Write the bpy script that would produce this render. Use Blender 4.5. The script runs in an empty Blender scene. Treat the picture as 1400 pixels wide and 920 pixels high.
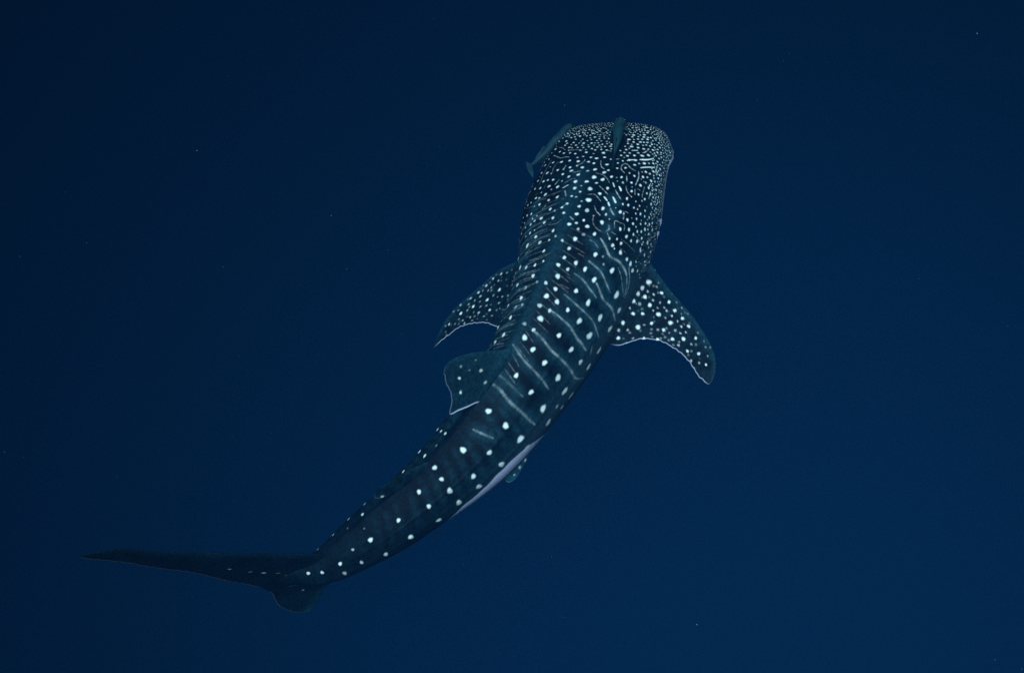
import bpy, bmesh, math, random
import numpy as np
from mathutils import Vector, Matrix

random.seed(4)
rng = np.random.default_rng(4)
scene = bpy.context.scene
COL = scene.collection

# ---------------------------------------------------------------- camera: a diver above, behind and to the right of the shark
cam_data = bpy.data.cameras.new("camera")
cam = bpy.data.objects.new("camera", cam_data); COL.objects.link(cam)
cam_data.sensor_width = 36.0
cam_data.lens = 43.7
cam_data.clip_start = 0.1; cam_data.clip_end = 1000.0
cam.matrix_world = Matrix.Translation((4.22693, -4.52885, 7.85001)) @ Matrix((
    (0.90562311, 0.03431737, 0.422692675),
    (0.17827814, 0.87356286, -0.452885009),
    (-0.38479044, 0.48549999, 0.785000682))).to_4x4()
scene.camera = cam

# ---------------------------------------------------------------- daylight coming down through the sea
SUN_EL, SUN_AZ = math.radians(71), math.radians(138)      # azimuth from +Y towards +X
world = bpy.data.worlds.new("World"); scene.world = world; world.use_nodes = True
wn = world.node_tree
sky = wn.nodes.new("ShaderNodeTexSky"); sky.sky_type = 'NISHITA'; sky.sun_disc = False
sky.sun_elevation = SUN_EL; sky.sun_rotation = SUN_AZ
wn.links.new(sky.outputs[0], wn.nodes["Background"].inputs[0])
wn.nodes["Background"].inputs[1].default_value = 0.06
sd = bpy.data.lights.new("sun", 'SUN'); sd.energy = 5.0; sd.angle = math.radians(40); sd.color = (0.95, 1.0, 1.0)
sun = bpy.data.objects.new("sun", sd); COL.objects.link(sun)
d = Vector((math.cos(SUN_EL) * math.sin(SUN_AZ), math.cos(SUN_EL) * math.cos(SUN_AZ), math.sin(SUN_EL)))
sun.rotation_euler = d.to_track_quat('Z', 'Y').to_euler(); sun.location = d * 8
scene.cycles.use_denoising = False          # keep the fine grain a dim underwater picture has
scene.view_settings.view_transform = 'Standard'; scene.view_settings.look = 'None'
scene.view_settings.exposure = 0.3; scene.view_settings.gamma = 1.0; scene.view_settings.use_curve_mapping = False

# ---------------------------------------------------------------- helpers
def principled(name):
    m = bpy.data.materials.new(name); m.use_nodes = True
    return m, m.node_tree, m.node_tree.nodes["Principled BSDF"]


def mesh_grid(name, P, faces, mat, parent=None, attrs=None):
    me = bpy.data.meshes.new(name)
    nv, nf = len(P), len(faces)
    me.vertices.add(nv); me.vertices.foreach_set("co", np.ascontiguousarray(P, np.float32).ravel())
    me.loops.add(nf * 4); me.polygons.add(nf)
    me.loops.foreach_set("vertex_index", np.ascontiguousarray(faces, np.int32).ravel())
    me.polygons.foreach_set("loop_start", np.arange(nf, dtype=np.int32) * 4)
    me.update(calc_edges=True)
    me.polygons.foreach_set("use_smooth", np.ones(nf, bool))
    for k, v in (attrs or {}).items():
        a = me.attributes.new(k, 'FLOAT', 'POINT'); a.data.foreach_set("value", np.ascontiguousarray(v, np.float32).ravel())
    me.materials.append(mat)
    o = bpy.data.objects.new(name, me); COL.objects.link(o)
    if parent: o.parent = parent
    return o


def grid_faces(nu, nv, wrap=False, off=0, flip=False):
    i = np.arange(nu - 1)[:, None]; j = np.arange(nv if wrap else nv - 1)[None, :]
    j1 = (j + 1) % nv
    f = np.stack([i * nv + j, i * nv + j1, (i + 1) * nv + j1, (i + 1) * nv + j], -1).reshape(-1, 4) + off
    return f[:, ::-1] if flip else f


def empty(name, loc, label, cat, group=None):
    o = bpy.data.objects.new(name, None); COL.objects.link(o); o.location = loc
    o.empty_display_size = 0.2
    o['label'] = label; o['category'] = cat
    if group: o['group'] = group
    return o


def smooth(e0, e1, x):
    t = np.clip((x - e0) / (e1 - e0), 0, 1)
    return t * t * (3 - 2 * t)


def polysmooth(pts, n=200):
    """a smooth dense curve through a few points"""
    p = np.asarray(pts, float)
    t = np.concatenate([[0], np.cumsum(np.maximum(np.linalg.norm(np.diff(p, axis=0), axis=1), 1e-6) ** .5)])
    return spline(t, p, np.linspace(0, t[-1], n))

# ---------------------------------------------------------------- the shark's shape, in metres
def nrm(v):
    v = np.asarray(v, float)
    return v / np.maximum(np.linalg.norm(v, axis=-1, keepdims=True), 1e-12)


def spline(x, y, q):
    """natural cubic spline through (x, y), read at q"""
    x = np.asarray(x, float); y = np.asarray(y, float); n = len(x); h = np.diff(x)
    A = np.zeros((n, n)); A[0, 0] = A[-1, -1] = 1
    rhs = np.zeros((n,) + y.shape[1:])
    for i in range(1, n - 1):
        A[i, i - 1] = h[i - 1]; A[i, i] = 2 * (h[i - 1] + h[i]); A[i, i + 1] = h[i]
        rhs[i] = 6 * ((y[i + 1] - y[i]) / h[i] - (y[i] - y[i - 1]) / h[i - 1])
    M = np.linalg.solve(A, rhs)
    q = np.asarray(q, float); i = np.clip(np.searchsorted(x, q) - 1, 0, n - 2)
    a = (x[i + 1] - q) / h[i]; b = (q - x[i]) / h[i]; hh = h[i]
    if y.ndim > 1:
        a = a[:, None]; b = b[:, None]; hh = hh[:, None]
    return a * y[i] + b * y[i + 1] + ((a ** 3 - a) * M[i] + (b ** 3 - b) * M[i + 1]) * hh * hh / 6


#         s     x       y      half-width  height/width  (s runs from snout to tail along the backbone)
SPINE = np.array([
    (-0.20, 0.600, 2.125, 0.537, 0.44),
    (0.12, 0.570, 1.815, 0.545, 0.46),
    (0.34, 0.550, 1.595, 0.557, 0.50),
    (0.74, 0.507, 1.200, 0.595, 0.64),
    (1.18, 0.500, 0.760, 0.559, 0.82),
    (1.64, 0.435, 0.310, 0.472, 0.96),
    (2.18, 0.281, -0.208, 0.389, 1.06),
    (2.68, 0.079, -0.663, 0.344, 1.06),
    (3.14, -0.168, -1.049, 0.311, 1.00),
    (3.56, -0.450, -1.358, 0.268, 0.94),
    (3.96, -0.745, -1.627, 0.239, 0.92),
    (4.33, -1.040, -1.859, 0.178, 0.95),
    (4.55, -1.225, -1.985, 0.130, 1.02),
    (4.70, -1.362, -2.047, 0.084, 1.50),
    (4.86, -1.509, -2.111, 0.026, 4.00),
    (5.00, -1.638, -2.167, 0.008, 9.00)])
S0, S1 = -0.075, 4.90
CAP = 0.50


def frame(s):
    s = np.asarray(s, float)
    C = np.zeros(s.shape + (3,))
    C[..., :2] = spline(SPINE[:, 0], SPINE[:, 1:3], s.ravel()).reshape(s.shape + (2,))
    e = 1e-3
    d = (spline(SPINE[:, 0], SPINE[:, 1:3], s.ravel() + e) - spline(SPINE[:, 0], SPINE[:, 1:3], s.ravel() - e)).reshape(s.shape + (2,))
    T = np.zeros_like(C); T[..., :2] = -d; T = nrm(T)          # towards the snout
    Sd = np.stack([T[..., 1], -T[..., 0], np.zeros(s.shape)], -1)  # to the shark's right
    return C, T, Sd


def body(s, th):
    """point on the skin: s along the body, th round it (0 = back, + to the right, pi = belly)"""
    s, th = np.broadcast_arrays(np.asarray(s, float), np.asarray(th, float))
    C, T, Sd = frame(s)
    a = spline(SPINE[:, 0], SPINE[:, 3], s.ravel()).reshape(s.shape)
    k = spline(SPINE[:, 0], SPINE[:, 4], s.ravel()).reshape(s.shape)
    x = np.clip((S0 + CAP - s) / CAP, 0, 1)
    fa = np.maximum(1 - x ** 5.0, 0) ** (1 / 5.0)
    fb = np.maximum(1 - x ** 3.0, 0) ** (1 / 3.0)
    sn, cs = np.sin(th), np.cos(th)
    head = np.clip((1.3 - s) / 1.3, 0, 1)
    p = 1 - 0.14 * head                                        # squarer sections at the head
    X = np.sign(sn) * np.abs(sn) ** p
    Z = np.sign(cs) * np.abs(cs) ** p
    t = np.abs(th)
    # ridge along the back, two low keels on each flank
    rid = 0.030 * np.clip((s - 0.55) / 0.7, 0, 1) * np.clip((4.5 - s) / .6, 0, 1) * np.exp(-(t / 0.16) ** 2)
    for c0, c1, amp, w in ((0.86, 0.95, 0.006, 0.055), (1.36, 1.42, 0.004, 0.06)):
        c = c0 + (c1 - c0) * np.clip((s - 1.2) / 3, 0, 1)
        rid = rid + amp * np.clip((s - 1.15) / 0.6, 0, 1) * np.clip((4.5 - s) / .8, 0, 1) * np.exp(-((t - c) / w) ** 2)
    rid = rid + 0.035 * np.exp(-((s - .20) / .075) ** 2) * np.exp(-((t - 1.62) / .22) ** 2)   # corner of the mouth
    ped = np.clip((s - 3.7) / 0.7, 0, 1) * np.clip((4.9 - s) / .5, 0, 1)                       # the tail stalk's side keel
    rid = rid + 0.03 * ped * np.exp(-((t - 1.57) / 0.3) ** 2)
    up = np.zeros(s.shape + (3,)); up[..., 2] = 1
    bz = a * k * fb
    bz = np.where(Z < 0, bz * (1 - 0.12 * head), bz)
    r = np.stack([X * a * fa, Z * bz], -1)
    rn = nrm(np.stack([X / np.maximum(a * fa, .02), Z / np.maximum(bz, .02)], -1))
    r = r + rn * (rid * fa)[..., None]
    # gill slits: shallow grooves with a raised flap behind, on both sides
    for gs, g0, g1 in GILLS:
        u = (t - g0) / (g1 - g0)
        inside = np.clip(u * 6, 0, 1) * np.clip((1 - u) * 6, 0, 1)
        ds = s - (gs + 0.05 * (u - .5) ** 2 * 4 * .5)
        g = -0.032 * np.exp(-(ds / 0.012) ** 2) + 0.008 * np.exp(-((ds + .022) / 0.016) ** 2)
        r = r + rn * (g * inside)[..., None]
    return C + Sd * r[..., 0:1] + up * r[..., 1:2]


GILLS = [(0.87, 1.46, 1.95), (0.98, 1.42, 1.90), (1.09, 1.38, 1.85), (1.19, 1.33, 1.78), (1.28, 1.29, 1.68)]

# pale marks on the skin: along mm, round mrad, radius 0.1 mm, paleness in twentieths
SPOTS = """102,-625,136,20 168,-476,117,20 168,-398,99,20 168,-301,143,20 174,-179,98,20 202,-354,98,20 146,-703,109,14 202,-555,144,20 174,-782,109,20 240,-371,143,20 263,-179,160,20 235,-511,126,16 257,-537,116,20 296,-415,134,20 307,-354,98,20 312,-249,115,20 318,-153,106,20 268,-782,153,20 329,-599,143,20 362,-476,142,20 373,-345,142,20 390,-240,150,20 335,-398,116,14 351,-179,132,14 379,-74,167,20 312,-74,106,18 335,-22,114,20 318,31,123,20 351,22,114,20 312,135,105,20 318,83,79,20 279,144,79,20 285,83,97,20 268,22,88,20 268,-13,62,20 268,-57,141,20 240,-4,80,20 196,-48,133,20 218,13,97,20 191,57,80,20 174,127,89,20 218,135,97,20 213,74,80,20 285,214,123,20 384,153,192,20 346,100,105,20 451,92,165,20 440,13,140,20 434,197,148,20 429,-92,114,16 440,-170,105,20 135,-188,81,20 135,-240,108,20 146,-100,125,20 102,-249,99,20 102,-144,108,20 14,-485,91,20 69,-328,81,20 97,-380,126,16 135,-441,108,16 130,-345,90,20 168,-127,98,20 202,-109,89,14 224,-83,106,16 213,-223,107,16 235,-135,89,14 235,-240,71,16 257,-258,98,12 290,-188,106,20 279,-301,160,14 263,-398,89,16 290,-92,88,14 296,-13,79,16 296,48,114,12 307,214,131,16 335,240,87,20 351,179,114,20 395,22,96,14 451,301,104,20 301,-870,90,14 312,-1018,90,20 384,-852,126,20 362,-712,81,20 191,4,67,20 168,4,71,20 168,-22,53,20 124,-74,71,20 74,-83,90,16 91,-22,98,20 141,118,80,20 113,135,71,20 69,-197,90,12 346,-100,97,14 196,-843,63,14 235,-791,72,8 246,48,88,16 252,127,88,16 263,170,70,14 119,-22,116,16 8,-371,73,14 74,-4,90,14 -3,-730,82,10 30,-642,91,12 69,-616,91,10 85,-485,81,10 52,-494,100,10 69,450,124,16 63,520,115,16 97,537,106,20 113,616,88,20 163,511,150,20 163,441,71,16 168,389,79,20 185,502,114,20 174,607,88,20 202,616,123,16 218,459,149,20 213,546,97,18 168,712,150,20 141,712,141,20 152,634,88,20 185,800,141,20 196,695,132,16 163,800,123,16 157,861,114,20 240,450,88,14 263,468,123,20 240,555,123,20 229,677,167,16 224,747,105,20 218,817,123,20 268,537,105,10 296,441,87,20 290,546,166,20 257,642,157,20 257,747,114,14 246,808,105,16 246,896,114,20 224,922,123,20 290,669,166,16 312,520,87,14 329,476,122,20 346,389,105,20 290,782,140,20 274,983,140,20 279,878,96,14 246,1001,96,20 252,1097,96,20 213,1053,88,20 279,1105,131,20 362,468,130,14 357,555,130,14 395,433,104,20 390,537,139,20 373,651,156,20 357,791,191,20 335,913,165,20 340,703,148,12 301,939,96,12 312,1001,96,10 312,1088,122,16 301,1254,114,20 263,1210,105,20 451,494,104,20 429,590,173,16 418,695,164,16 412,494,78,12 108,765,133,20 85,773,124,16 85,703,106,16 119,686,97,16 74,634,98,14 141,581,71,20 135,450,88,14 36,730,178,14 36,660,133,14 185,922,97,20 168,992,79,20 207,896,70,20 213,983,70,20 224,1140,114,20 196,1167,79,20 185,1088,97,20 146,992,97,20 152,948,79,20 108,939,80,20 91,870,80,20 113,852,62,20 97,992,80,20 74,913,71,20 58,826,98,20 141,1079,79,20 157,1105,79,20 168,1158,70,20 180,1210,62,20 135,896,71,20 279,1219,88,20 279,1324,70,20 323,1193,113,18 307,1350,88,20 235,1245,70,20 207,1289,70,20 218,1341,62,20 240,1341,62,20 218,1385,62,20 246,1403,70,20 257,1446,62,20 274,1420,70,20 462,-625,160,20 478,-424,176,20 473,-275,158,20 489,-127,183,20 456,-870,152,20 512,-634,89,14 578,-406,166,20 584,-625,185,20 550,-835,151,20 561,-205,157,20 567,-22,190,20 606,-153,191,18 545,-109,122,14 606,-511,105,16 639,-267,165,20 678,-144,172,20 661,-22,189,20 639,-808,124,20 678,-607,157,20 678,-511,139,18 689,-398,156,20 722,-223,95,12 750,-13,205,20 755,-424,173,20 783,-258,172,20 833,13,195,20 722,-782,114,20 744,-616,139,20 650,-1044,116,16 799,-546,78,20 799,-354,86,12 838,-441,180,20 905,-205,170,20 838,-642,138,20 855,-555,129,14 916,-345,153,14 927,13,118,20 877,100,126,14 805,83,85,12 860,-756,95,20 932,-511,154,20 860,-861,113,20 716,-957,79,12 705,-1071,98,14 716,-1079,71,12 761,-1088,88,10 456,-1079,72,10 595,-817,62,10 622,-1062,89,10 805,-966,79,12 938,74,109,10 982,162,100,10 1010,-13,151,16 495,13,145,20 512,92,157,20 589,153,192,20 611,66,144,14 689,197,250,20 750,127,202,20 711,328,213,20 838,214,224,20 661,433,178,20 617,301,191,20 584,345,120,20 517,284,168,20 545,459,120,20 484,433,108,20 523,581,144,20 467,712,156,20 644,581,154,20 589,773,143,20 683,765,142,20 794,817,153,20 572,677,119,14 816,450,176,20 965,249,245,20 888,371,176,20 1037,485,197,20 893,782,152,20 954,835,140,20 960,747,117,20 1037,747,186,20 1082,896,151,20 960,939,117,20 921,1027,94,20 893,939,106,12 960,1009,82,20 938,1158,106,20 988,1088,140,20 1004,1001,105,16 988,1184,105,20 805,948,130,20 678,931,178,20 423,878,193,20 406,974,109,14 390,1071,145,20 440,782,120,12 357,1167,121,20 401,1298,145,20 335,1333,122,20 368,1263,97,20 368,1438,122,20 501,957,144,20 462,1123,157,20 501,1053,144,16 567,931,155,20 550,1018,120,16 567,1123,179,20 456,1324,145,20 495,1298,145,18 406,1446,121,20 523,1175,120,10 550,1219,144,12 550,1359,132,20 661,1105,143,20 628,1298,144,20 667,1202,119,20 744,1097,130,20 744,1263,131,20 827,1088,130,20 860,1044,106,12 838,1254,154,20 844,1411,143,20 761,1420,107,20 683,1420,132,20 589,1490,132,20 672,1324,96,14 628,1394,84,12 617,1018,131,12 617,974,83,10 545,1516,97,12 971,1289,118,20 866,1534,119,20 905,1420,71,14 1037,1245,129,20 1093,1009,151,20 1065,1149,105,20 993,1411,153,20 1054,957,58,12 567,1438,72,10 910,1490,59,12 943,1394,71,8 600,913,71,10 517,887,84,10 1037,153,163,20 1115,153,162,20 1071,275,208,14 1165,275,127,20 1198,188,126,16 1159,537,207,20 1087,555,139,16 1120,625,81,12 1115,389,92,8 761,267,130,16 661,511,83,10 705,546,83,10 711,634,166,10 1043,808,116,16 1010,660,81,10 738,800,71,16 860,843,70,16 999,1263,70,10 788,1499,72,12 855,1481,59,12 893,1175,82,6 1026,-275,152,20 1043,-74,142,20 855,-992,79,16 999,-669,120,20 982,-800,121,20 960,-966,87,18 1104,-415,185,20 1137,-188,167,20 1109,-22,150,20 1065,-616,94,20 1104,-555,144,12 1126,-642,127,20 1048,-861,77,20 1004,-983,69,12 1043,-1044,87,20 1120,-800,85,20 1148,-948,86,20 1231,-625,127,20 1281,-118,165,20 1303,-459,175,20 1369,-642,210,20 1220,100,173,20 1336,249,196,20 1165,-336,142,16 1369,-144,115,18 1375,-336,182,14 1342,-39,115,12 1375,83,131,12 1425,214,163,18 1220,-520,84,16 1054,-520,102,10 1242,-747,110,8 871,-1114,79,10 1214,-1053,86,6 1076,-1132,78,6 1059,-188,143,8 927,-625,95,10 1214,354,174,20 1264,494,186,20 1414,625,222,20 1524,398,184,20 1546,572,208,20 1469,983,247,20 1508,197,148,20 1591,319,159,16 1170,835,175,20 1021,1341,140,20 1043,1044,114,18 1104,1079,88,16 1131,1132,126,20 1115,1210,126,20 1082,1271,165,20 1037,1464,154,20 971,1656,129,20 1065,1341,102,16 1165,1079,113,20 1203,974,163,20 1154,1263,139,20 1192,1193,164,20 1214,1079,138,20 1248,843,112,18 1264,931,162,20 1303,817,199,20 1320,861,87,16 1325,983,211,20 1225,1333,202,20 1231,1472,165,20 1148,1438,191,20 1131,1560,166,20 1065,1560,128,20 1170,1499,127,16 1148,1673,141,16 1342,1140,187,18 1353,1245,212,18 1380,1350,200,20 1353,1472,126,20 1242,1612,114,14 1214,1778,103,14 1275,1700,89,14 1198,1892,168,10 1065,1717,116,12 1264,730,137,14 1148,974,163,20 1093,1394,140,16 1115,1315,63,8 1148,1184,63,8 1037,1140,76,8 1082,826,101,8 1458,808,135,6 1408,747,123,6 1248,240,125,14 1286,345,161,7 971,1770,169,12 1154,1822,168,10 1469,-188,157,20 1441,-983,198,20 1580,-738,195,20 1607,-511,158,16 1596,-293,139,20 1569,-118,121,20 1696,-249,190,20 1591,-1001,161,20 1657,-974,178,20 1762,-634,175,20 1895,-345,190,20 1945,-756,175,20 2072,-424,189,20 2144,-870,192,20 2227,-389,188,20 2294,-599,172,20 1668,214,205,20 1845,179,221,20 1856,389,221,20 2022,258,237,20 2205,162,219,20 2072,712,219,20 1878,625,204,20 1751,83,154,18 1768,267,188,18 1934,144,187,14 1939,345,170,16 2122,240,152,16 1580,153,172,20 1801,-328,173,8 1978,-398,155,8 1956,-232,154,8 1757,-83,154,8 2111,48,169,8 1591,782,255,20 1724,599,206,20 1762,878,269,20 1591,1289,306,20 1906,904,268,20 1795,1228,287,20 1945,1237,349,20 2105,1062,252,20 1795,1612,323,20 1652,1551,292,20 2255,415,225,20 2294,747,265,20 2321,1158,328,20 2128,1403,291,20 2100,1726,294,20 1961,1708,316,20 2432,13,204,20 2482,398,203,20 2520,843,244,20 2554,1289,328,20 2354,1507,331,20 2332,1831,335,14 2592,1726,353,20 2443,1805,230,18 2471,1604,187,12 2808,328,223,20 2814,826,254,20 2814,1315,327,20 3135,433,244,20 3024,939,203,20 3162,-896,168,20 3151,-511,145,20 3140,-267,144,20 2825,1717,352,20 3024,1411,282,20 3373,214,184,20 3389,564,173,20 3400,948,238,20 3212,1079,216,20 3234,1438,250,20 3411,1446,251,20 3577,406,184,20 3588,913,195,20 3605,1551,241,20 3400,-878,155,20 3378,-336,153,20 3594,-634,155,20 3566,-284,175,20 3810,-896,156,20 4009,-904,157,10 4042,-293,144,20 3826,677,174,20 3837,1403,220,20 4081,677,198,20 3256,-232,109,6 4059,1446,188,16 4236,625,125,12 4241,1263,157,12 4380,861,168,20 4396,1350,169,8 4181,-904,128,20 4341,-756,128,20 4197,-249,84,4 4075,232,83,4 4513,-773,128,12 4529,852,149,20 4629,642,149,20"""
LINES = """27,10 263,-677 285,-572 323,-476 | 26,14 362,-712 401,-572 423,-476 418,-398 429,-310 | 31,8 335,-380 340,-275 346,-162 | 26,12 351,179 362,258 | 27,8 135,-642 124,-546 | 22,10 97,-66 119,-22 163,39 191,109 | 39,16 329,782 318,826 296,861 279,887 | 37,19 395,782 384,861 368,957 346,1044 | 37,18 329,572 318,677 | 30,12 445,380 434,424 | 24,8 418,-721 478,-721 534,-721 600,-721 650,-695 705,-695 | 24,9 467,-502 506,-520 545,-529 584,-502 606,-502 | 57,15 534,-293 567,-301 584,-301 | 39,13 705,-284 727,-301 750,-319 | 47,17 783,-92 799,-135 810,-162 | 19,10 871,-293 844,-223 | 55,11 849,-109 888,-83 916,-66 | 42,6 949,-109 938,-83 | 34,8 750,-170 733,-127 716,-92 711,-31 | 34,7 633,-109 617,-13 | 30,6 888,-485 888,-398 | 22,6 727,-502 766,-520 | 22,5 788,-634 799,-695 | 82,20 777,607 799,634 821,651 | 76,20 910,572 938,607 960,634 | 70,18 921,450 954,502 | 70,18 971,529 1004,564 | 33,14 478,170 523,197 556,232 572,275 | 36,12 584,599 561,546 528,511 489,520 478,581 506,651 523,721 528,756 | 48,18 440,564 423,625 412,721 | 52,19 401,773 379,922 346,1044 | 60,18 478,835 451,948 423,1114 | 51,16 478,1228 440,1184 395,1184 | 38,16 523,817 584,852 639,852 705,843 | 41,14 617,651 683,686 | 32,12 750,703 794,730 833,782 860,843 | 50,18 738,494 788,537 | 41,16 827,572 877,634 916,695 | 38,12 799,328 844,406 888,485 | 35,10 905,214 899,293 921,345 971,424 | 32,10 1021,354 1076,415 1098,476 | 35,8 633,188 644,267 678,363 744,441 | 32,10 678,1018 783,1018 821,1027 | 38,12 705,1175 799,1167 | 23,12 1026,782 1021,835 1026,878 | 26,14 1142,721 1126,712 1120,747 1126,817 | 35,10 1054,817 1093,835 | 35,10 755,861 821,887 | 35,10 738,896 744,948 | 35,14 1043,1027 1048,1062 | 46,12 1154,83 1176,135 | 40,12 539,-118 512,-57 467,-39 | 36,6 628,-109 611,-13 | 58,14 1032,590 1059,634 1076,669 | 33,14 788,1228 799,1315 | 25,12 1225,-529 1203,-424 1187,-371 | 25,10 1203,-249 1209,-162 1209,-92 1181,-22 | 45,12 1148,74 1170,135 | 21,6 1414,-529 1386,-459 1375,-389 | 21,5 1308,-389 1331,-153 | 25,10 1037,-74 1015,-13 | 34,12 971,-371 999,-433 | 19,5 893,-887 921,-625 | 19,4 1048,-476 1037,-406 | 19,4 1148,-634 1137,-494 | 53,12 1148,83 1176,135 | 37,8 1115,389 1165,406 1203,459 1225,529 1231,581 | 56,10 1170,651 1198,669 1220,642 | 56,12 1231,669 1259,721 | 75,14 1286,607 1314,677 1353,765 1386,852 1386,974 1397,1105 1419,1219 1430,1254 | 28,14 1176,747 1126,712 1126,800 | 25,10 1126,800 1131,878 1176,904 | 25,12 1214,721 1220,800 | 19,10 1237,913 1248,1044 1264,1228 | 22,12 1165,1079 1170,1167 1187,1271 | 49,7 1320,468 1331,546 1358,616 | 55,9 1474,581 1497,686 1508,782 1524,852 | 22,8 1297,939 1308,1079 | 43,4 1447,371 1458,476 | 57,12 1026,590 1054,625 1076,669 | 44,10 1082,433 1104,476 | 28,10 1375,1245 1408,1298 | 29,10 1087,1403 1082,1542 | 43,6 1801,-301 1757,-66 | 52,6 1823,-572 1801,-267 | 47,7 2205,-765 2166,-520 2122,-214 | 48,5 2050,-870 2006,-642 | 43,6 1663,-642 1657,-415 1641,-240 | 43,6 1541,-459 1535,-223 1502,-39 | 40,14 1452,-660 1436,-537 | 51,6 1984,-459 1967,-354 1956,-205 | 60,10 1480,572 1491,660 1513,800 1541,904 1580,1036 1607,1140 | 60,9 1607,450 1629,625 1657,747 1679,852 1696,957 | 73,12 1607,843 1641,957 1679,1105 1685,1289 1707,1481 1724,1612 | 45,7 1430,1062 1469,1193 1513,1298 1563,1455 | 81,15 1403,1175 1441,1298 | 49,12 1441,1298 1497,1394 1546,1464 | 36,14 1386,1254 1425,1341 1486,1446 1563,1499 | 60,8 1784,450 1801,590 1818,747 1829,861 1840,1027 1851,1149 1884,1315 1906,1446 | 63,10 1934,319 1945,494 1961,651 1978,826 2000,948 2017,1088 2028,1298 | 48,3 1646,345 1663,494 | 47,3 1724,293 1729,468 | 79,10 2128,214 2144,415 2188,695 2205,974 2222,1333 2233,1542 2177,1831 | 77,8 2294,39 2354,354 2388,712 2426,1114 | 92,8 2631,57 2631,258 2659,511 2670,765 2675,1062 2675,1376 | 76,8 2980,293 2958,555 2935,782 | 73,9 1989,852 2022,1079 2039,1350 | 73,8 1978,1411 2033,1525 | 81,3 2543,-66 2548,162 2565,459 2581,756 | 81,6 2675,904 2681,1341"""
PECR_MARKS = """-24,239,218,20 -22,96,195,20 69,140,267,16 205,184,169,20 99,267,205,20 167,316,205,20 296,233,168,20 370,281,168,20 266,360,228,20 383,386,215,20 453,316,167,20 525,355,155,20 533,465,202,20 618,422,142,20 697,531,153,20 788,591,117,20 606,544,142,20 769,521,82,10 454,499,178,20 359,459,167,20 248,448,167,20 147,404,156,20 77,433,180,20 36,534,204,20 163,519,239,20 59,662,179,20 349,547,166,20 244,582,143,20 -4,300,169,20 31,335,217,20 37,265,218,14 46,207,218,12 153,222,121,12 97,215,121,10 171,269,120,10 232,265,108,10 213,346,108,10 313,308,108,14 368,331,108,16 430,352,95,14 474,380,107,16 527,408,95,12 491,432,95,12 445,427,143,8 608,481,106,10 520,526,142,10 669,605,118,10 732,598,106,10 328,365,108,8 98,572,120,10 33,603,168,10 88,339,169,8 30,399,121,14 285,292,96,10 236,313,96,8 721,460,94,6 688,419,71,6 411,238,96,8 146,151,121,6 201,482,120,6 167,616,119,8 317,475,143,6 410,463,95,6 -93,99,195,16 -5,357,217,12 3,425,193,10"""
PECL_MARKS = """290,180,170,20 412,251,171,20 551,291,172,20 677,336,173,20 292,29,143,16 377,55,134,16 446,107,153,16 523,159,153,16 597,202,134,14 696,251,135,12 766,301,116,8 368,354,151,14 482,362,152,10 797,416,135,14 312,90,133,10 279,304,132,8 248,253,94,12 336,414,113,6 648,407,115,8 547,233,115,8 605,260,134,8 492,202,134,10 383,140,114,10 415,161,114,10 477,149,96,8 300,244,94,6 489,254,114,6 567,390,133,8 229,31,114,8 412,306,132,6 610,318,134,6 474,305,133,6 421,405,113,6 351,221,132,6 711,300,115,6 730,425,96,6 542,426,95,6 624,438,133,8"""
DORS_MARKS = """271,268,160,20 194,350,160,20 141,129,182,16 50,183,142,12 316,191,139,7 234,176,100,5 233,88,100,5"""
DORT_MARKS = """"""
CAUD_MARKS = """-20,149,152,20 101,254,151,20 249,376,129,12 178,294,129,6 346,434,107,8 -28,275,98,8 -208,304,111,10 503,514,95,14 349,434,96,10 252,378,120,14"""
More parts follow.
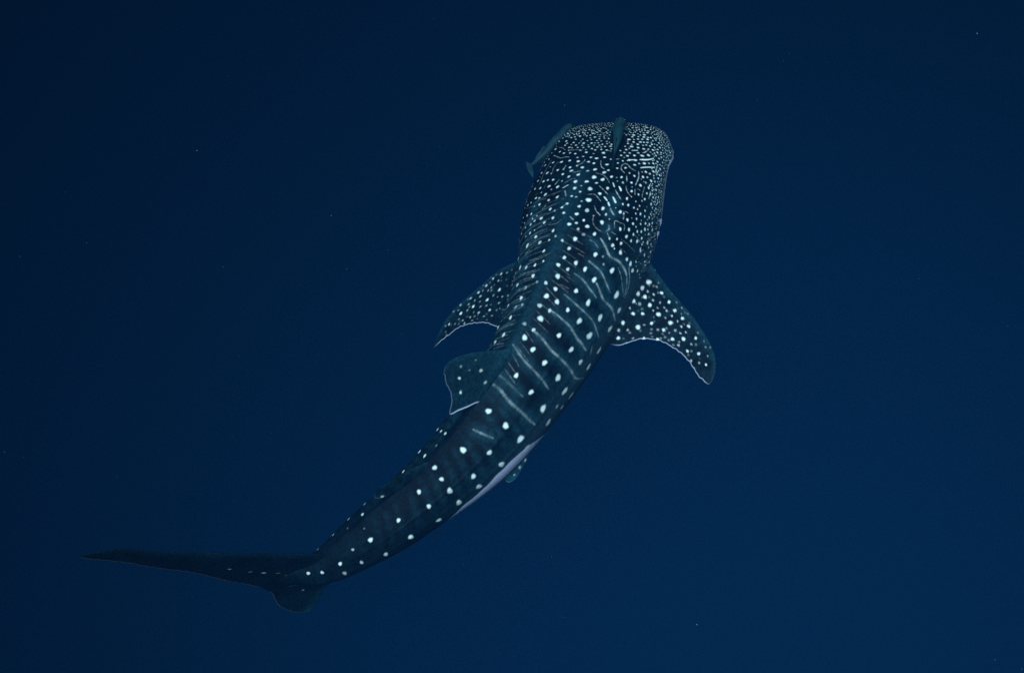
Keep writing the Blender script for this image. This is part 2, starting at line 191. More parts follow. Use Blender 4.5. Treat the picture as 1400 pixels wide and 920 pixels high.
# ---------------------------------------------------------------- materials
def skin_material():
    m, nt, b = principled("shark_skin")
    N, L = nt.nodes, nt.links
    def attr(n):
        a = N.new("ShaderNodeAttribute"); a.attribute_name = n; return a.outputs["Fac"]
    tc = N.new("ShaderNodeTexCoord")
    n1 = N.new("ShaderNodeTexNoise"); n1.inputs["Scale"].default_value = 5.0; n1.inputs["Detail"].default_value = 5
    n2 = N.new("ShaderNodeTexNoise"); n2.inputs["Scale"].default_value = 38.0; n2.inputs["Detail"].default_value = 4
    L.new(tc.outputs["Object"], n1.inputs["Vector"]); L.new(tc.outputs["Object"], n2.inputs["Vector"])
    r1 = N.new("ShaderNodeValToRGB"); r1.color_ramp.elements[0].position = .36; r1.color_ramp.elements[1].position = .66
    r1.color_ramp.elements[0].color = (*SKIN_DARK, 1); r1.color_ramp.elements[1].color = (*SKIN_LIGHT, 1)
    L.new(n1.outputs["Fac"], r1.inputs["Fac"])
    # pale bloom along the back ridge and pale bars, plus painted light on flanks and tail
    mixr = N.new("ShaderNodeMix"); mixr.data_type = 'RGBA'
    L.new(attr("pale_lit"), mixr.inputs["Factor"]); L.new(r1.outputs["Color"], mixr.inputs["A"])
    mixr.inputs["B"].default_value = (*SKIN_PALE_LIT, 1)
    mul = N.new("ShaderNodeMix"); mul.data_type = 'RGBA'; mul.blend_type = 'MULTIPLY'; mul.inputs["Factor"].default_value = .7
    r2 = N.new("ShaderNodeValToRGB"); r2.color_ramp.elements[0].position = .32; r2.color_ramp.elements[1].position = .62
    r2.color_ramp.elements[0].color = (.35, .35, .4, 1); r2.color_ramp.elements[1].color = (1.15, 1.15, 1.15, 1)
    L.new(n2.outputs["Fac"], r2.inputs["Fac"])
    L.new(mixr.outputs["Result"], mul.inputs["A"]); L.new(r2.outputs["Color"], mul.inputs["B"])
    mb = N.new("ShaderNodeMix"); mb.data_type = 'RGBA'
    L.new(attr("belly"), mb.inputs["Factor"]); L.new(mul.outputs["Result"], mb.inputs["A"]); mb.inputs["B"].default_value = (*BELLY, 1)
    ms = N.new("ShaderNodeMix"); ms.data_type = 'RGBA'
    L.new(attr("mark"), ms.inputs["Factor"]); L.new(mb.outputs["Result"], ms.inputs["A"]); ms.inputs["B"].default_value = (*SPOT, 1)
    L.new(ms.outputs["Result"], b.inputs["Base Color"])
    b.inputs["Roughness"].default_value = .55
    b.inputs["Specular IOR Level"].default_value = .03
    n3 = N.new("ShaderNodeTexNoise"); n3.inputs["Scale"].default_value = 60.0; n3.inputs["Detail"].default_value = 3
    L.new(tc.outputs["Object"], n3.inputs["Vector"])
    bp = N.new("ShaderNodeBump"); bp.inputs["Strength"].default_value = .12; bp.inputs["Distance"].default_value = .01
    L.new(n3.outputs["Fac"], bp.inputs["Height"]); L.new(bp.outputs[0], b.inputs["Normal"])
    return m


SKIN_DARK, SKIN_LIGHT, SKIN_PALE_LIT = (.0014, .0036, .0080), (.0024, .0085, .0150), (.013, .062, .094)
BELLY, SPOT = (.66, .65, .90), (.80, .88, .88)
skin = skin_material()

# ---------------------------------------------------------------- the sea itself: clear deep water, its own volume
wm = bpy.data.materials.new("sea_water"); wm.use_nodes = True
for n in list(wm.node_tree.nodes):
    if n.type == 'BSDF_PRINCIPLED': wm.node_tree.nodes.remove(n)
pv = wm.node_tree.nodes.new("ShaderNodeVolumePrincipled")
pv.inputs["Color"].default_value = (0.0008, 0.0070, 0.0200, 1)
pv.inputs["Density"].default_value = 0.045
pv.inputs["Absorption Color"].default_value = (0.0, 0.16, 0.25, 1)
pv.inputs["Anisotropy"].default_value = -0.60
wm.node_tree.links.new(pv.outputs[0], [n for n in wm.node_tree.nodes if n.type == 'OUTPUT_MATERIAL'][0].inputs["Volume"])
bm = bmesh.new(); bmesh.ops.create_cube(bm, size=1.0)
for v in bm.verts:
    v.co = Vector((v.co.x * 400, v.co.y * 400, 9.5 if v.co.z > 0 else -180))
me = bpy.data.meshes.new("haze"); bm.to_mesh(me); bm.free(); me.materials.append(wm)
haze = bpy.data.objects.new("haze", me); COL.objects.link(haze)
haze['kind'] = "stuff"; haze['label'] = "deep navy blue open sea water filling the whole view"; haze['category'] = "water"


# ---------------------------------------------------------------- whale shark: one continuous body mesh, fins as its parts
def decode(txt):
    return np.array([[float(v) for v in w.split(',')] for w in txt.split()])


def decode_lines(txt):
    out = []
    for ch in txt.split('|'):
        w = ch.split()
        h = [float(v) for v in w[0].split(',')]
        out.append((h[0] / 1e4, h[1] / 20, np.array([[float(v) for v in q.split(',')] for q in w[1:]]) / 1000))
    return out


shark = empty("whale_shark", (0.17, -0.47, 0), "large dark whale shark covered in white spots swimming away over deep blue water", "whale shark")
BASE = np.array(shark.location)

# rows along the body (denser on the head), columns round it (denser where the back and flanks are)
NS, NT = 1380, 600
q = np.linspace(0, 1, 4000)
ss = S0 + 1e-4 + (S1 - S0) * q
dens = 1.0 + 0.9 * smooth(1.5, 0.6, ss) + 3.0 * smooth(0.10, S0, ss)
cum = np.concatenate([[0], np.cumsum((dens[1:] + dens[:-1]) / 2)]); cum /= cum[-1]
s_row = np.interp(np.linspace(0, 1, NS), cum, ss)
tq = np.linspace(-np.pi, np.pi, 4000)
td = 1.0 + 1.6 * smooth(2.3, 1.9, np.abs(tq))
tcum = np.concatenate([[0], np.cumsum((td[1:] + td[:-1]) / 2)]); tcum /= tcum[-1]
t_col = np.interp(np.linspace(0, 1, NT + 1), tcum, tq)[:-1]
P = body(s_row[:, None], t_col[None, :])
mark = np.zeros((NS, NT)); halo = np.zeros((NS, NT))


def paint(center, r, val, soft=.42, ax=1.0, ci=1.0, on=None):
    """one pale mark of radius r (metres) on the skin, soft-edged and a little uneven"""
    s0, t0 = center
    c = body(np.array([s0]), np.array([t0]))[0]
    m = r * 2.1
    i0, i1 = np.searchsorted(s_row, [s0 - m * 1.6, s0 + m * 1.6])
    sub = P[i0:i1]
    if sub.size == 0: return
    d2 = ((sub - c) ** 2).sum(-1)
    if d2.min() > (2 * r) ** 2: return
    dd = np.sqrt(d2)
    if r > .007 or ax != 1 or ci != 1:
        v = (sub - c); ph = rng.uniform(0, 6.28, 3)
        T = frame(np.array([s0]))[1][0]
        al = (v @ T); dd = np.sqrt((al / ax) ** 2 + np.maximum(d2 - al ** 2, 0) / ci ** 2)
        an = np.arctan2(np.sqrt(np.maximum(d2 - al ** 2, 0)) * np.sign(np.broadcast_to(t_col - t0, d2.shape)), al)
        dd = dd * (1 + .10 * np.sin(2 * an + ph[0]) + .07 * np.sin(3 * an + ph[1]) + .03 * np.sin(5 * an + ph[2]))
    k = val * smooth(r * (1 + soft), r * (1 - soft), dd)
    on = mark if on is None else on
    on[i0:i1] = np.maximum(on[i0:i1], k)


def paint_line(pts, w, val):
    L_ = polysmooth(pts, 60) if len(pts) > 2 else np.linspace(pts[0], pts[1], 30)
    X = body(L_[:, 0], L_[:, 1]); ln = np.linalg.norm(np.diff(X, axis=0), axis=1).sum()
    n = int(max(6, ln / max(w * .7, .002)))
    k = np.linspace(0, len(L_) - 1, n)
    s_ = np.interp(k, np.arange(len(L_)), L_[:, 0]); t_ = np.interp(k, np.arange(len(L_)), L_[:, 1])
    ph = rng.uniform(0, 6.28)
    for i in range(n):
        f = 1 if val > .84 else .66 + .28 * math.sin(i * .41 + ph) + .16 * math.sin(i * .13 + 2 * ph) + rng.normal(0, .14)
        e = min(i, n - 1 - i) / max(1, n * .18)
        paint((s_[i], t_[i]), w * (.70 + .25 * min(1, e)) * rng.uniform(.7, 1.05), min(1, val * max(.18, f)), .9 if val < .7 else .35)


spots = decode(SPOTS)
spots = np.stack([spots[:, 0] / 1000, spots[:, 1] / 1000, spots[:, 2] / 1e4, spots[:, 3] / 20], -1)
for s_, t_, r_, v_ in spots:
    hd = float(smooth(.75, .30, s_)); fl = float(smooth(.25, .6, t_) * smooth(3.0, 2.4, s_)) * (1 - hd)
    r_ = r_ * (.72 + .10 * float(smooth(.5, 1.6, s_))) * rng.uniform(.93, 1.05); v_ = v_ * rng.uniform(.80, 1.0)
    ax, ci = 1 - .42 * hd + .04 * fl, 1 - .30 * fl
    paint((s_, t_), r_, v_, .42, ax, ci)
    if t_ > 1.12:                                       # the far flank repeats the near one
        paint((s_ + .02 * math.sin(40 * s_), -t_ - .05), r_, v_, .42, ax, ci)
for w_, v_, pts in decode_lines(LINES):
    v_ = v_ if v_ > .84 else v_ * (.80 if pts[:, 0].mean() < 1.1 else .62)
    bar = pts[:, 0].mean() > .9 and len(pts) > 2 and w_ > .0048
    paint_line(pts, w_ * (1.25 if bar else 1), v_ * (.9 if bar else 1))
    if pts[:, 0].mean() > .9 and len(pts) > 2 and w_ > .0048:      # each pale bar lies in a broad soft paler band
        for sg in ((1, -1) if pts[:, 1].min() > .15 else (1,)):
            q_ = polysmooth(pts, 26)
            for i in range(26):
                e = min(1, (1 + min(i, 25 - i)) / 5)
                paint((q_[i, 0], sg * q_[i, 1]), .046, (.42 + .14 * math.sin(i * .7)) * e, .95, on=halo)
    if pts[:, 1].min() > 0.9:
        paint_line(pts * np.array([1, -1]), w_, v_)
for k in range(26):
    s0 = .95 + k * .095
    for sg in (-1,):
        c0 = s0 + rng.uniform(-.02, .02); a0, a1 = rng.uniform(.05, .2), rng.uniform(.9, 1.5)
        pts = np.array([(c0 + .16 * u ** 1.3 + .012 * math.sin(6 * u + k), sg * (a0 + (a1 - a0) * u)) for u in np.linspace(0, 1, 9)])
        f = float(smooth(3.6, 2.2, s0))
        q_ = polysmooth(pts, 30)
        for i in range(30):
            paint((q_[i, 0], q_[i, 1]), .022, (.30 + .16 * math.sin(i * .8 + k)) * f * min(1, (1 + min(i, 29 - i)) / 6), .95, on=halo)
        if s0 < 2.6 and sg < 0: paint_line(pts[1:8], .0055, .13 * f)
for k in range(13):                                     # the bars grow faint towards the tail
    s0 = 2.72 + k * .115 + rng.uniform(-.02, .02)
    for sg in (1, -1):
        a1 = rng.uniform(1.0, 1.5)
        for i in range(24):
            u = i / 23
            paint((s0 + .10 * u ** 1.3, sg * (.12 + (a1 - .12) * u)), .026, (.26 + .12 * math.sin(i * .9 + k)) * (1 - k / 16) * min(1, (1 + min(i, 23 - i)) / 6), .95, on=halo)
for k in range(26):                                     # short faint ticks leaving the back ridge, like a herringbone
    s0 = .85 + k * .066
    for sg in (1, -1):
        a1 = rng.uniform(.34, .52) if sg > 0 else rng.uniform(.42, .7)
        if sg > 0 and s0 < 1.2: continue
        c0 = s0 + rng.uniform(-.015, .015)
        paint_line(np.array([(c0 + .05 * u, sg * (.13 + (a1 - .13) * u)) for u in np.linspace(0, 1, 5)]), .0046, rng.uniform(.06, .14))
# the crowded small dots of the snout, cheeks and gill region between the larger ones
have = [body(np.array([a]), np.array([b]))[0] for a, b, *_ in spots if a < 1.6]
have_r = [r for a, b, r, v in spots if a < 1.6]
hv = np.array(have); hr = np.array(have_r)
for _ in range(9000):
    s_ = S0 + .004 + 1.45 * rng.random() ** 1.6; t_ = rng.uniform(-2.2, 2.2)
    side = abs(t_)
    if s_ > .16 and side < .95 + .25 * s_: continue
    if s_ > .75 and (side < 1.30 or rng.random() < s_ - .75): continue
    if t_ < -.6 and s_ > .5 and t_ > -1.25: continue
    x = body(np.array([s_]), np.array([t_]))[0]
    r_ = rng.uniform(.0036, .0064) * (1 + .2 * s_)
    if (np.linalg.norm(hv - x, axis=1) < hr * .76 + r_ + .0068).any(): continue
    hv = np.vstack([hv, x]); hr = np.append(hr, r_)
    paint((s_, t_), r_, rng.uniform(.5, 1), .35, 1 - .30 * float(smooth(.5, .2, s_)), 1)
tt = np.abs(t_col)[None, :]; sr = s_row[:, None]
edge = np.interp(s_row, [-.1, .3, .9, 1.3, 2.0, 2.6, 2.78, 2.9, 3.1, 3.28, 3.42, 3.6, 5.1],
                 [1.60, 1.60, 1.72, 2.0, 2.2, 2.15, 1.72, 1.61, 1.58, 1.65, 1.71, 2.1, 2.5])[:, None]
belly = smooth(edge - .03, edge + .03, tt + .02 * np.sin(sr * 11) + .008 * np.sin(sr * 47))
belly = np.maximum(belly, .03 * smooth(1.2, 2.0, tt) * smooth(3.8, 2.8, sr))  # a trace of belly tone brightens the low flanks, in place of light
pale_lit = np.exp(-(tt / .15) ** 2) * smooth(.35, .8, sr) * smooth(3.0, 2.2, sr) * .5
pale_lit = pale_lit + .7 * smooth(.9, 1.75, np.broadcast_to(t_col[None, :] * np.sign(t_col)[None, :], P.shape[:2])) * smooth(3.9, 2.6, sr)  # low flanks paler: countershading, and side light put into the skin colour
pale_lit = np.clip(pale_lit * .85 + halo * (1 - .5 * pale_lit), 0, 1)

cap0 = P[0].mean(0); cap1 = P[-1].mean(0)
V_ = np.concatenate([P.reshape(-1, 3), [cap0, cap1]]) - BASE
F_ = grid_faces(NS, NT, wrap=True)
j = np.arange(0, NT, 2)
capf = np.concatenate([np.stack([np.full(len(j), NS * NT), (j + 2) % NT, j + 1, j], -1),
                       np.stack([np.full(len(j), NS * NT + 1), (NS - 1) * NT + j, (NS - 1) * NT + j + 1, (NS - 1) * NT + (j + 2) % NT], -1)])
ext = lambda a: np.concatenate([np.broadcast_to(a, (NS, NT)).ravel(), [0, 0]])
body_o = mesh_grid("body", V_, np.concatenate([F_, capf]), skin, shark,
                   {"mark": ext(mark), "belly": ext(belly), "pale_lit": ext(pale_lit)})


def fin(name, P0, f, o, lead, trail, half, marks, bend=0.0, root=0.0, rim=.5, under=True, pale_v=.08, n=(150, 110), flare=.05):
    """a blade with a rounded front edge and a thin back edge; lead / trail are (out, back) points in the fin's own plane"""
    f = nrm(f - o * (f @ o)); nn = np.cross(f, o)
    Ld, Tr = polysmooth(lead), polysmooth(trail)
    lo = max(Ld[:, 0].min(), Tr[:, 0].min()); hi = min(Ld[:, 0].max(), Tr[:, 0].max())
    if name == "caudal_fin": lo = min(Ld[:, 0].min(), Tr[:, 0].min())
    nu, nv = n
    k = np.linspace(0, 1, nu); k = .5 - .5 * np.cos(np.pi * (.12 + .88 * k) if root >= 0 else np.pi * k)
    k = (k - k[0]) / (k[-1] - k[0])
    ov = lo + (hi - lo) * k
    def read(C):
        a = C[np.argsort(C[:, 0])]
        return np.interp(ov, a[:, 0], a[:, 1])
    bl, bt = read(Ld), read(Tr)
    bt = bt + .0035 * (np.sin(61 * ov + 1) * np.sin(23 * ov) + .6 * np.sin(127 * ov + 2)) * smooth(root + .05, root + .2, np.abs(ov)) * smooth(hi, hi - .1, ov)   # a worn back edge
    bt = np.maximum(bt, bl + 1e-4)
    u = np.linspace(0, 1, nv); u = .5 - .5 * np.cos(np.pi * u)
    B_ = bl[:, None] + (bt - bl)[:, None] * u[None, :]
    O_ = np.broadcast_to(ov[:, None], B_.shape)
    chord = (bt - bl)[:, None]
    prof = (1.45 * np.sqrt(u) - .62 * u - 1.75 * u ** 2 + 1.4 * u ** 3 - .48 * u ** 4); prof = np.maximum(prof, 0)
    taper = np.clip((hi - O_) / max(hi - root, 1e-3), 0, 1) ** .6
    if name == "caudal_fin": taper = np.where(O_ < 0, np.clip((O_ - lo) / (-lo), 0, 1) ** .6, taper)
    h = half * prof[None, :] * taper * np.minimum(1, chord / .08) + flare * np.exp(-(np.maximum(O_ - root, 0) / .05) ** 2) * prof[None, :] * (1 if flare else 0)
    h = h + math.copysign(.0012, half)
    h[:, 0] = 0; h[:, -1] = 0
    off = bend * (np.maximum(np.abs(O_) - root, 0) / max(hi, .1)) ** 2
    base = P0 + O_[..., None] * o - B_[..., None] * f + off[..., None] * nn
    # gentle ripples, as soft fins have
    base = base + (.006 * np.sin(9 * B_ + 7 * O_) * np.clip(O_ / .3, 0, 1))[..., None] * nn
    top = base + h[..., None] * nn; bot = base - h[..., None] * nn
    mk = np.zeros(B_.shape)
    if marks is not None:
        for mo, mbk, r, v in marks:
            d = np.hypot(O_ - mo, B_ - mbk)
            if r > .008:
                a = np.arctan2(O_ - mo, B_ - mbk); d = d * (1 + .09 * np.sin(2 * a + mo * 99) + .06 * np.sin(3 * a + mbk * 77))
            mk = np.maximum(mk, v * smooth(r * 1.3, r * .65, d))
    if name == 'pectoral_fin':                           # many faint small dots between the bright ones
        for _ in range(150):
            mo, mbk = rng.uniform(.05, hi * .92), rng.uniform(0, .7)
            if np.hypot(marks[:, 0] - mo, marks[:, 1] - mbk).min() < .024: continue
            mk = np.maximum(mk, rng.uniform(.08, .28) * smooth(1.4, .5, np.hypot(O_ - mo, B_ - mbk) / rng.uniform(.005, .010)))
            marks = np.vstack([marks, (mo, mbk, .006, 0)])
    ed = np.minimum(bt[:, None] - B_, .1) / np.sqrt(1 + np.minimum(np.gradient(bt, ov) ** 2, 30))[:, None]
    rimv = rim * smooth(.0085, .003, ed) * smooth(hi + .005, hi - .05, O_) * smooth(root + .02, root + .1, np.abs(O_))
    if name == 'dorsal_fin': rimv = np.maximum(rimv, .95 * smooth(.016, .006, ed) * smooth(.19, .15, O_) * smooth(-.03, .02, O_))
    V = np.concatenate([top.reshape(-1, 3), bot.reshape(-1, 3)]) - BASE
    ft = grid_faces(nu, nv); fb = grid_faces(nu, nv, off=nu * nv, flip=True)
    i = np.arange(nu - 1)
    def seam(c): return np.stack([i * nv + c, (i + 1) * nv + c, (i + 1) * nv + c + nu * nv, i * nv + c + nu * nv], -1)
    jj = np.arange(nv - 1); tipr = (nu - 1) * nv
    tip = np.stack([tipr + jj, tipr + jj + 1, tipr + jj + 1 + nu * nv, tipr + jj + nu * nv], -1)
    tipb = np.stack([jj, jj + 1, jj + 1 + nu * nv, jj + nu * nv], -1)[:, ::-1]
    faces = np.concatenate([ft, fb, seam(0)[:, ::-1], seam(nv - 1), tip, tipb])
    bl_ = np.concatenate([rimv.ravel(), np.maximum(rimv, .9 if under else 0).ravel()]) if under else np.concatenate([rimv.ravel()] * 2)
    mk2 = np.concatenate([mk.ravel(), (mk * (0 if under else 1)).ravel()])
    rd = np.full(len(V), pale_v) + np.concatenate([({'pectoral_fin': .38, 'dorsal_fin': .2}.get(name, .08) * smooth(.10, .01, B_ - bl[:, None])).ravel()] * 2)
    blot = (0 if name == 'caudal_fin' else .10) * np.sin(31 * B_ + 3 * np.sin(17 * O_)) * np.sin(27 * O_ + 2 * np.sin(13 * B_))
    rd = rd + np.concatenate([blot.ravel()] * 2)
    if name == 'caudal_fin':                             # light on the lower lobe's front edge and tip, put into the colour
        pale = .55 * smooth(-.12, -.35, O_) * (smooth(.16, .0, B_ - bl[:, None]) * .8 + .25) + .5 * smooth(-.50, -.60, O_)
        rd = rd + np.concatenate([pale.ravel()] * 2)
    rd = np.clip(rd, 0, 1)
    return mesh_grid(name, V, faces, skin, shark, {"mark": mk2, "belly": bl_, "pale_lit": rd})


def fmarks(txt):
    a = decode(txt)
    return np.stack([a[:, 0] / 1000, a[:, 1] / 1000, a[:, 2] / 1e4 * .70, a[:, 3] / 20], -1)


Z = np.array([0, 0, 1.0])
# pectoral fins
for side, mk_, lead, trail in (
    (1, PECR_MARKS,
     [(-.14, -.10), (-.04, -.05), (.031, -.003), (.186, .091), (.333, .172), (.472, .241), (.62, .331), (.739, .417), (.814, .494), (.862, .581), (.882, .66), (.884, .69)],
     [(.884, .69), (.873, .724), (.831, .716), (.752, .684), (.655, .617), (.528, .570), (.414, .551), (.302, .564), (.206, .612), (.133, .679), (.085, .717), (.025, .732), (-.011, .727), (-.06, .70), (-.14, .66)]),
    (-1, PECL_MARKS,
     [(-.14, -.16), (-.02, -.12), (.141, -.075), (.321, -.025), (.453, .046), (.604, .147), (.702, .216), (.785, .298), (.867, .392), (.918, .512), (.930, .58), (.934, .616)],
     [(.934, .616), (.86, .554), (.759, .501), (.669, .463), (.561, .455), (.44, .462), (.322, .501), (.20, .57), (.10, .64), (.02, .70), (-.05, .71), (-.14, .66)])):
    A = body(np.array([1.22, 1.95]), side * np.array([1.86, 1.98]))
    f = nrm(A[0] - A[1]); S_ = frame(np.array([1.6]))[2][0] * side
    o = S_ * math.cos(math.radians(11)) - Z * math.sin(math.radians(11)); o = nrm(o - f * (f @ o))
    if side == 1:
        fn = fin("pectoral_fin", A[0], f, o, lead, trail, -.040, fmarks(mk_), flare=-.02)
    else:                                                # mirrored plane: keep "up" on top
        fn = fin("pectoral_fin", A[0], f, o, lead, trail, .040, fmarks(mk_), flare=.02)
# dorsal fins
A = body(np.array([2.2, 2.47, 2.72]), np.zeros(3)); Sd = frame(np.array([2.47]))[2][0]; f = nrm(A[0] - A[2])
u_ = Z * math.cos(.26) - Sd * math.sin(.26); u_ = nrm(u_ - f * (f @ u_))
fin("dorsal_fin", A[1], f, u_,
    [(-.10, -.27), (-.03, -.19), (.02, -.125), (.083, -.075), (.186, -.014), (.316, .081), (.40, .170), (.434, .235), (.438, .262)],
    [(.438, .262), (.426, .290), (.408, .313), (.396, .314), (.375, .342), (.303, .375), (.232, .43), (.195, .50), (.175, .529), (.150, .51), (.119, .471), (.059, .406), (0, .34), (-.10, .30)],
    .028, fmarks(DORS_MARKS), under=False, rim=.22, pale_v=.42, n=(110, 100), flare=.045)
A = body(np.array([3.28, 3.47, 3.68]), np.zeros(3)); Sd = frame(np.array([3.47]))[2][0]; f = nrm(A[0] - A[2])
u_ = Z * math.cos(.2) - Sd * math.sin(.2); u_ = nrm(u_ - f * (f @ u_))
fin("second_dorsal_fin", A[1], f, u_,
    [(-.08, -.14), (0, -.09), (.05, 0), (.10, .12), (.140, .24), (.150, .31)],
    [(.150, .31), (.145, .35), (.12, .375), (.06, .33), (0, .24), (-.08, .22)],
    .016, np.array([[.075, .335, .012, .7]]), under=False, rim=.12, pale_v=.12, n=(60, 60), flare=.03)
# tail fin
b_ = nrm(np.array([-.918, -.397, 0]))
fin("caudal_fin", np.array([-1.225, -1.985, 0]), -b_, Z,
    [(1.408, 1.188), (1.352, 1.058), (1.274, .926), (1.073, .751), (.83, .534), (.581, .296), (.396, .133), (.27, -.03), (.20, -.08), (.13, -.13), (.07, -.17), (-.05, -.20), (-.12, -.17), (-.20, -.06), (-.277, .091), (-.387, .223), (-.529, .381), (-.601, .475)],
    [(1.408, 1.188), (1.267, 1.124), (1.073, 1.009), (.876, .894), (.653, .783), (.416, .679), (.162, .574), (-.075, .518), (-.249, .577), (-.423, .595), (-.562, .542), (-.601, .475)],
    .045, fmarks(CAUD_MARKS), under=False, rim=.10, pale_v=.0, n=(220, 90), flare=.0)
# pelvic fins
for side in (1, -1):
    A = body(np.array([2.85, 3.2]), side * np.array([2.25, 2.25])); Sd = frame(np.array([3.0]))[2][0] * side; f = nrm(A[0] - A[1])
    u_ = Sd * math.cos(math.radians(50)) - Z * math.sin(math.radians(50)); u_ = nrm(u_ - f * (f @ u_))
    fin("pelvic_fin", A[0], f, u_,
        [(-.06, -.11), (-.008, -.05), (.016, 0), (.057, .104), (.076, .18)],
        [(.076, .18), (.066, .232), (.042, .25), (.011, .248), (-.06, .24)],
        -side * .012, np.array([[.03, .10, .010, .6], [.045, .17, .008, .5], [.02, .03, .010, .6]]), under=True, rim=.7, pale_v=.85, n=(50, 50), flare=0)

# eyes, low on the sides of the head just behind the mouth corners
em, _, eb = principled("eye_dark"); eb.inputs["Base Color"].default_value = (.006, .008, .01, 1); eb.inputs["Roughness"].default_value = .15
for side in (1, -1):
    c = body(np.array([.20]), np.array([side * 1.62]))[0]; n_ = frame(np.array([.2]))[2][0] * side
    bm = bmesh.new(); bmesh.ops.create_uvsphere(bm, u_segments=20, v_segments=14, radius=.024)
    for v in bm.verts: v.co = v.co + Vector(c - n_ * .016 - BASE)
    for fc in bm.faces: fc.smooth = True
    me = bpy.data.meshes.new("eye"); bm.to_mesh(me); bm.free(); me.materials.append(em)
    e = bpy.data.objects.new("eye", me); COL.objects.link(e); e.parent = shark


# ---------------------------------------------------------------- two remoras riding along
def remora_material():
    m, nt, b = principled("remora_skin")
    N, L = nt.nodes, nt.links
    tc = N.new("ShaderNodeTexCoord"); n1 = N.new("ShaderNodeTexNoise"); n1.inputs["Scale"].default_value = 14; n1.inputs["Detail"].default_value = 4
    L.new(tc.outputs["Object"], n1.inputs["Vector"])
    r = N.new("ShaderNodeValToRGB"); r.color_ramp.elements[0].position = .35; r.color_ramp.elements[1].position = .7
    r.color_ramp.elements[0].color = (.005, .021, .033, 1); r.color_ramp.elements[1].color = (.011, .040, .055, 1)
    L.new(n1.outputs["Fac"], r.inputs["Fac"]); L.new(r.outputs["Color"], b.inputs["Base Color"])
    b.inputs["Roughness"].default_value = .45; b.inputs["Specular IOR Level"].default_value = .08
    return m


rem = remora_material()


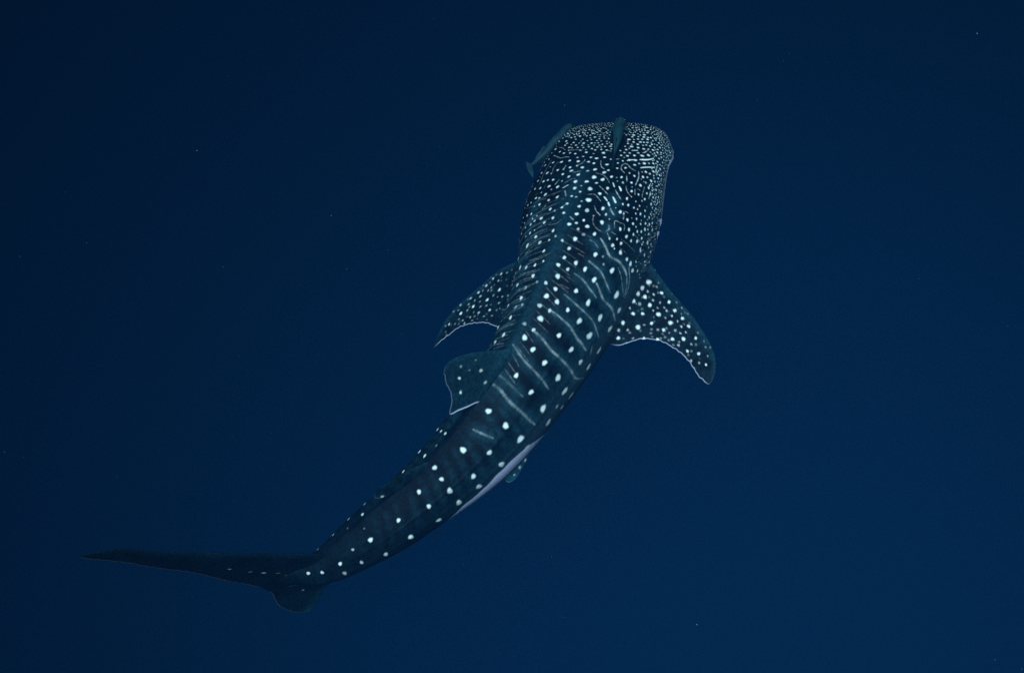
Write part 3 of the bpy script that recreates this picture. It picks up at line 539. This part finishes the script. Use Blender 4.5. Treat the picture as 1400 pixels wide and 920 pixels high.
def remora(label, pts, widths, heights, up, tail, finset):
    root = empty("remora", pts[2], label, "remora", "remoras riding with the shark")
    B0 = np.array(pts[2])
    n, m = 70, 28
    C = polysmooth(pts, n)
    T = nrm(np.gradient(C, axis=0))                      # towards the tail
    up = nrm(np.array(up)); R_ = nrm(np.cross(T, up)); U_ = np.cross(R_, T)
    k = np.linspace(0, 1, n); ks = np.linspace(0, 1, len(widths))
    w = np.interp(k, ks, widths) * .5; h = np.interp(k, ks, heights) * .5
    cap = np.clip(1 - ((.10 - k) / .10).clip(0, 1) ** 2.6, 0, 1) ** (1 / 2.2); w = w * np.maximum(cap, .03); h = h * np.maximum(cap, .03)
    th = np.linspace(0, 2 * np.pi, m, endpoint=False)
    X = C[:, None] + R_[:, None] * (w[:, None] * np.sin(th))[..., None] + U_[:, None] * (h[:, None] * np.cos(th))[..., None]
    V = np.concatenate([X.reshape(-1, 3), [C[0], C[-1]]]) - B0
    jj = np.arange(0, m, 2)
    caps = np.concatenate([np.stack([np.full(len(jj), n * m), (jj + 2) % m, jj + 1, jj], -1),
                           np.stack([np.full(len(jj), n * m + 1), (n - 1) * m + jj, (n - 1) * m + jj + 1, (n - 1) * m + (jj + 2) % m], -1)])
    mesh_grid("body", V, np.concatenate([grid_faces(n, m, wrap=True), caps]), rem, root)

    def blade(name, outline, nrm_, thick):
        """a thin tapering fin: outline points (world), fanned round their middle"""
        o_ = np.array(outline, float); c_ = o_.mean(0); nn = nrm(np.array(nrm_)); kk = len(o_)
        rings = [(1.0, .0006), (.75, thick * .6), (.35, thick), (.02, thick)]
        vs, fs = [], []
        for sgn in (1, -1):
            for a, t in rings: vs.append(c_ + (o_ - c_) * a + nn * t * sgn)
        vs = np.concatenate(vs) - B0
        for q_ in range(2):
            for r_ in range(3):
                g = grid_faces(2, kk, wrap=True, off=(q_ * 4 + r_) * kk, flip=q_ == 1); fs.append(g)
        i = np.arange(kk); fs.append(np.stack([i, i + 4 * kk, (i + 1) % kk + 4 * kk, (i + 1) % kk], -1))
        mesh_grid(name, vs, np.concatenate(fs), rem, root)

    blade("tail_fin", *tail)
    at = lambda kf, side=0, upv=0: C[int(kf * (n - 1))] + R_[int(kf * (n - 1))] * side + U_[int(kf * (n - 1))] * upv
    for sd_ in (1, -1):
        i = int(.30 * (n - 1)); wv = w[i]
        blade("pectoral_fin", [at(.28, sd_ * wv * .8), at(.30, sd_ * (wv + finset * .4)), at(.37, sd_ * (wv + finset)), at(.42, sd_ * (wv + finset * .9)), at(.39, sd_ * (wv + finset * .3)), at(.36, sd_ * wv * .8)], U_[i], .003)
        e = at(.085, sd_ * w[int(.085 * (n - 1))] * .92, h[int(.085 * (n - 1))] * .25)
        bm = bmesh.new(); bmesh.ops.create_uvsphere(bm, u_segments=12, v_segments=8, radius=.0075)
        for v in bm.verts: v.co = v.co + Vector(e - B0)
        me = bpy.data.meshes.new("eye"); bm.to_mesh(me); bm.free(); me.materials.append(em)
        eo = bpy.data.objects.new("eye", me); COL.objects.link(eo); eo.parent = root
    for nm_, sg in (("dorsal_fin", 1), ("anal_fin", -1)):
        hh = lambda a: h[int(a * (n - 1))] * sg
        blade(nm_, [at(.58, 0, hh(.58) * .7), at(.62, 0, hh(.62) + sg * finset * .8), at(.70, 0, hh(.70) + sg * finset * .6), at(.84, 0, hh(.84) + sg * finset * .3), at(.88, 0, hh(.88) * .6), at(.72, 0, hh(.72) * .6)], R_[int(.7 * n)], .003)
    # the sucking disc on top of the head, with its rows of ridges
    vs, fs = [], []
    for q_ in range(9):
        a0, a1 = .05 + q_ * .022, .05 + q_ * .022 + .014
        b = len(vs); ww = lambda a: w[int(a * (n - 1))] * .62 * math.sin(math.pi * min(1, (q_ + 1.2) / 10.4))
        for a in (a0, a1):
            hv_ = h[int(a * (n - 1))]
            for lift in (.86, 1.06):
                for sd_ in (-1, 1): vs.append(at(a, sd_ * ww(a), hv_ * lift) - B0)
        fs += [(b, b + 1, b + 3, b + 2), (b + 4, b + 6, b + 7, b + 5), (b + 2, b + 3, b + 7, b + 6), (b, b + 2, b + 6, b + 4), (b + 1, b + 5, b + 7, b + 3), (b, b + 4, b + 5, b + 1)]
    mesh_grid("sucker_disc", np.array(vs), np.array(fs), rem, root)
    return root


lp = [(.250, 1.985, .15), (.212, 1.953, .15), (.172, 1.892, .15), (.124, 1.825, .15), (.070, 1.742, .15), (.014, 1.672, .15), (-.034, 1.615, .155), (-.060, 1.585, .16)]
remora("grey green remora swimming beside the left cheek of the whale shark, forked tail spread", lp,
       [.05, .07, .085, .09, .082, .066, .046, .032, .022], [.05, .07, .085, .095, .088, .07, .052, .04, .03], (-.55, .25, .8),
       ([(-.050, 1.600, .16), (-.085, 1.612, .165), (-.128, 1.640, .17), (-.100, 1.560, .16), (-.085, 1.530, .155), (-.026, 1.455, .15), (-.035, 1.53, .155), (-.045, 1.57, .16)], (-.3, .5, .8), .003), .03)
nv_ = np.array([.13, .2, .97])
tp = [np.array(p) + nv_ * l for p, l in (((.735, 1.905, .215), .045), ((.727, 1.86, .205), .05), ((.729, 1.783, .227), .05), ((.746, 1.675, .248), .045), ((.752, 1.590, .261), .04), ((.752, 1.524, .273), .032), ((.757, 1.470, .282), .028))]
remora("grey green remora lying along the top of the whale shark's snout, thin tail trailing", [tuple(p) for p in tp],
       [.07, .095, .098, .092, .08, .062, .04, .018, .012], [.05, .06, .065, .065, .06, .05, .04, .03, .03], (.13, .2, .97),
       ([tuple(np.array(a) + nv_ * l) for a, l in (((.757, 1.475, .282), .02), ((.757, 1.475, .282), .04), ((.766, 1.40, .296), .05), ((.782, 1.29, .314), .06), ((.779, 1.32, .31), .035), ((.784, 1.295, .312), .012), ((.766, 1.40, .296), .01))], (.97, .2, -.13), .004), .036)

# ---------------------------------------------------------------- specks drifting in the water
vs, fs = [], []
for _ in range(150):
    p = np.array([rng.uniform(-7, 6), rng.uniform(-6, 6), rng.uniform(-4, 4.5)])
    r = rng.uniform(.0012, .0030) * (1.5 if rng.random() < .05 else 1)
    b = len(vs); q_ = rng.normal(0, 1, (3, 3)); q_, _r = np.linalg.qr(q_)
    sc = r * rng.uniform(.6, 1.5, 3)
    for a in range(3):
        for sg in (1, -1): vs.append(p + q_[a] * sg * sc[a])
    for x in (0, 1):
        for y in (2, 3):
            for z in (4, 5):
                fs.append((b + x, b + y, b + z))
sm, _, sb = principled("speck"); sb.inputs["Base Color"].default_value = (.20, .24, .26, 1); sb.inputs["Roughness"].default_value = .8
me = bpy.data.meshes.new("marine_snow"); me.from_pydata([tuple(v) for v in vs], [], fs); me.materials.append(sm)
o_ = bpy.data.objects.new("marine_snow", me); COL.objects.link(o_)
o_['kind'] = "stuff"; o_['label'] = "tiny pale specks drifting in the dark blue water"; o_['category'] = "particles"
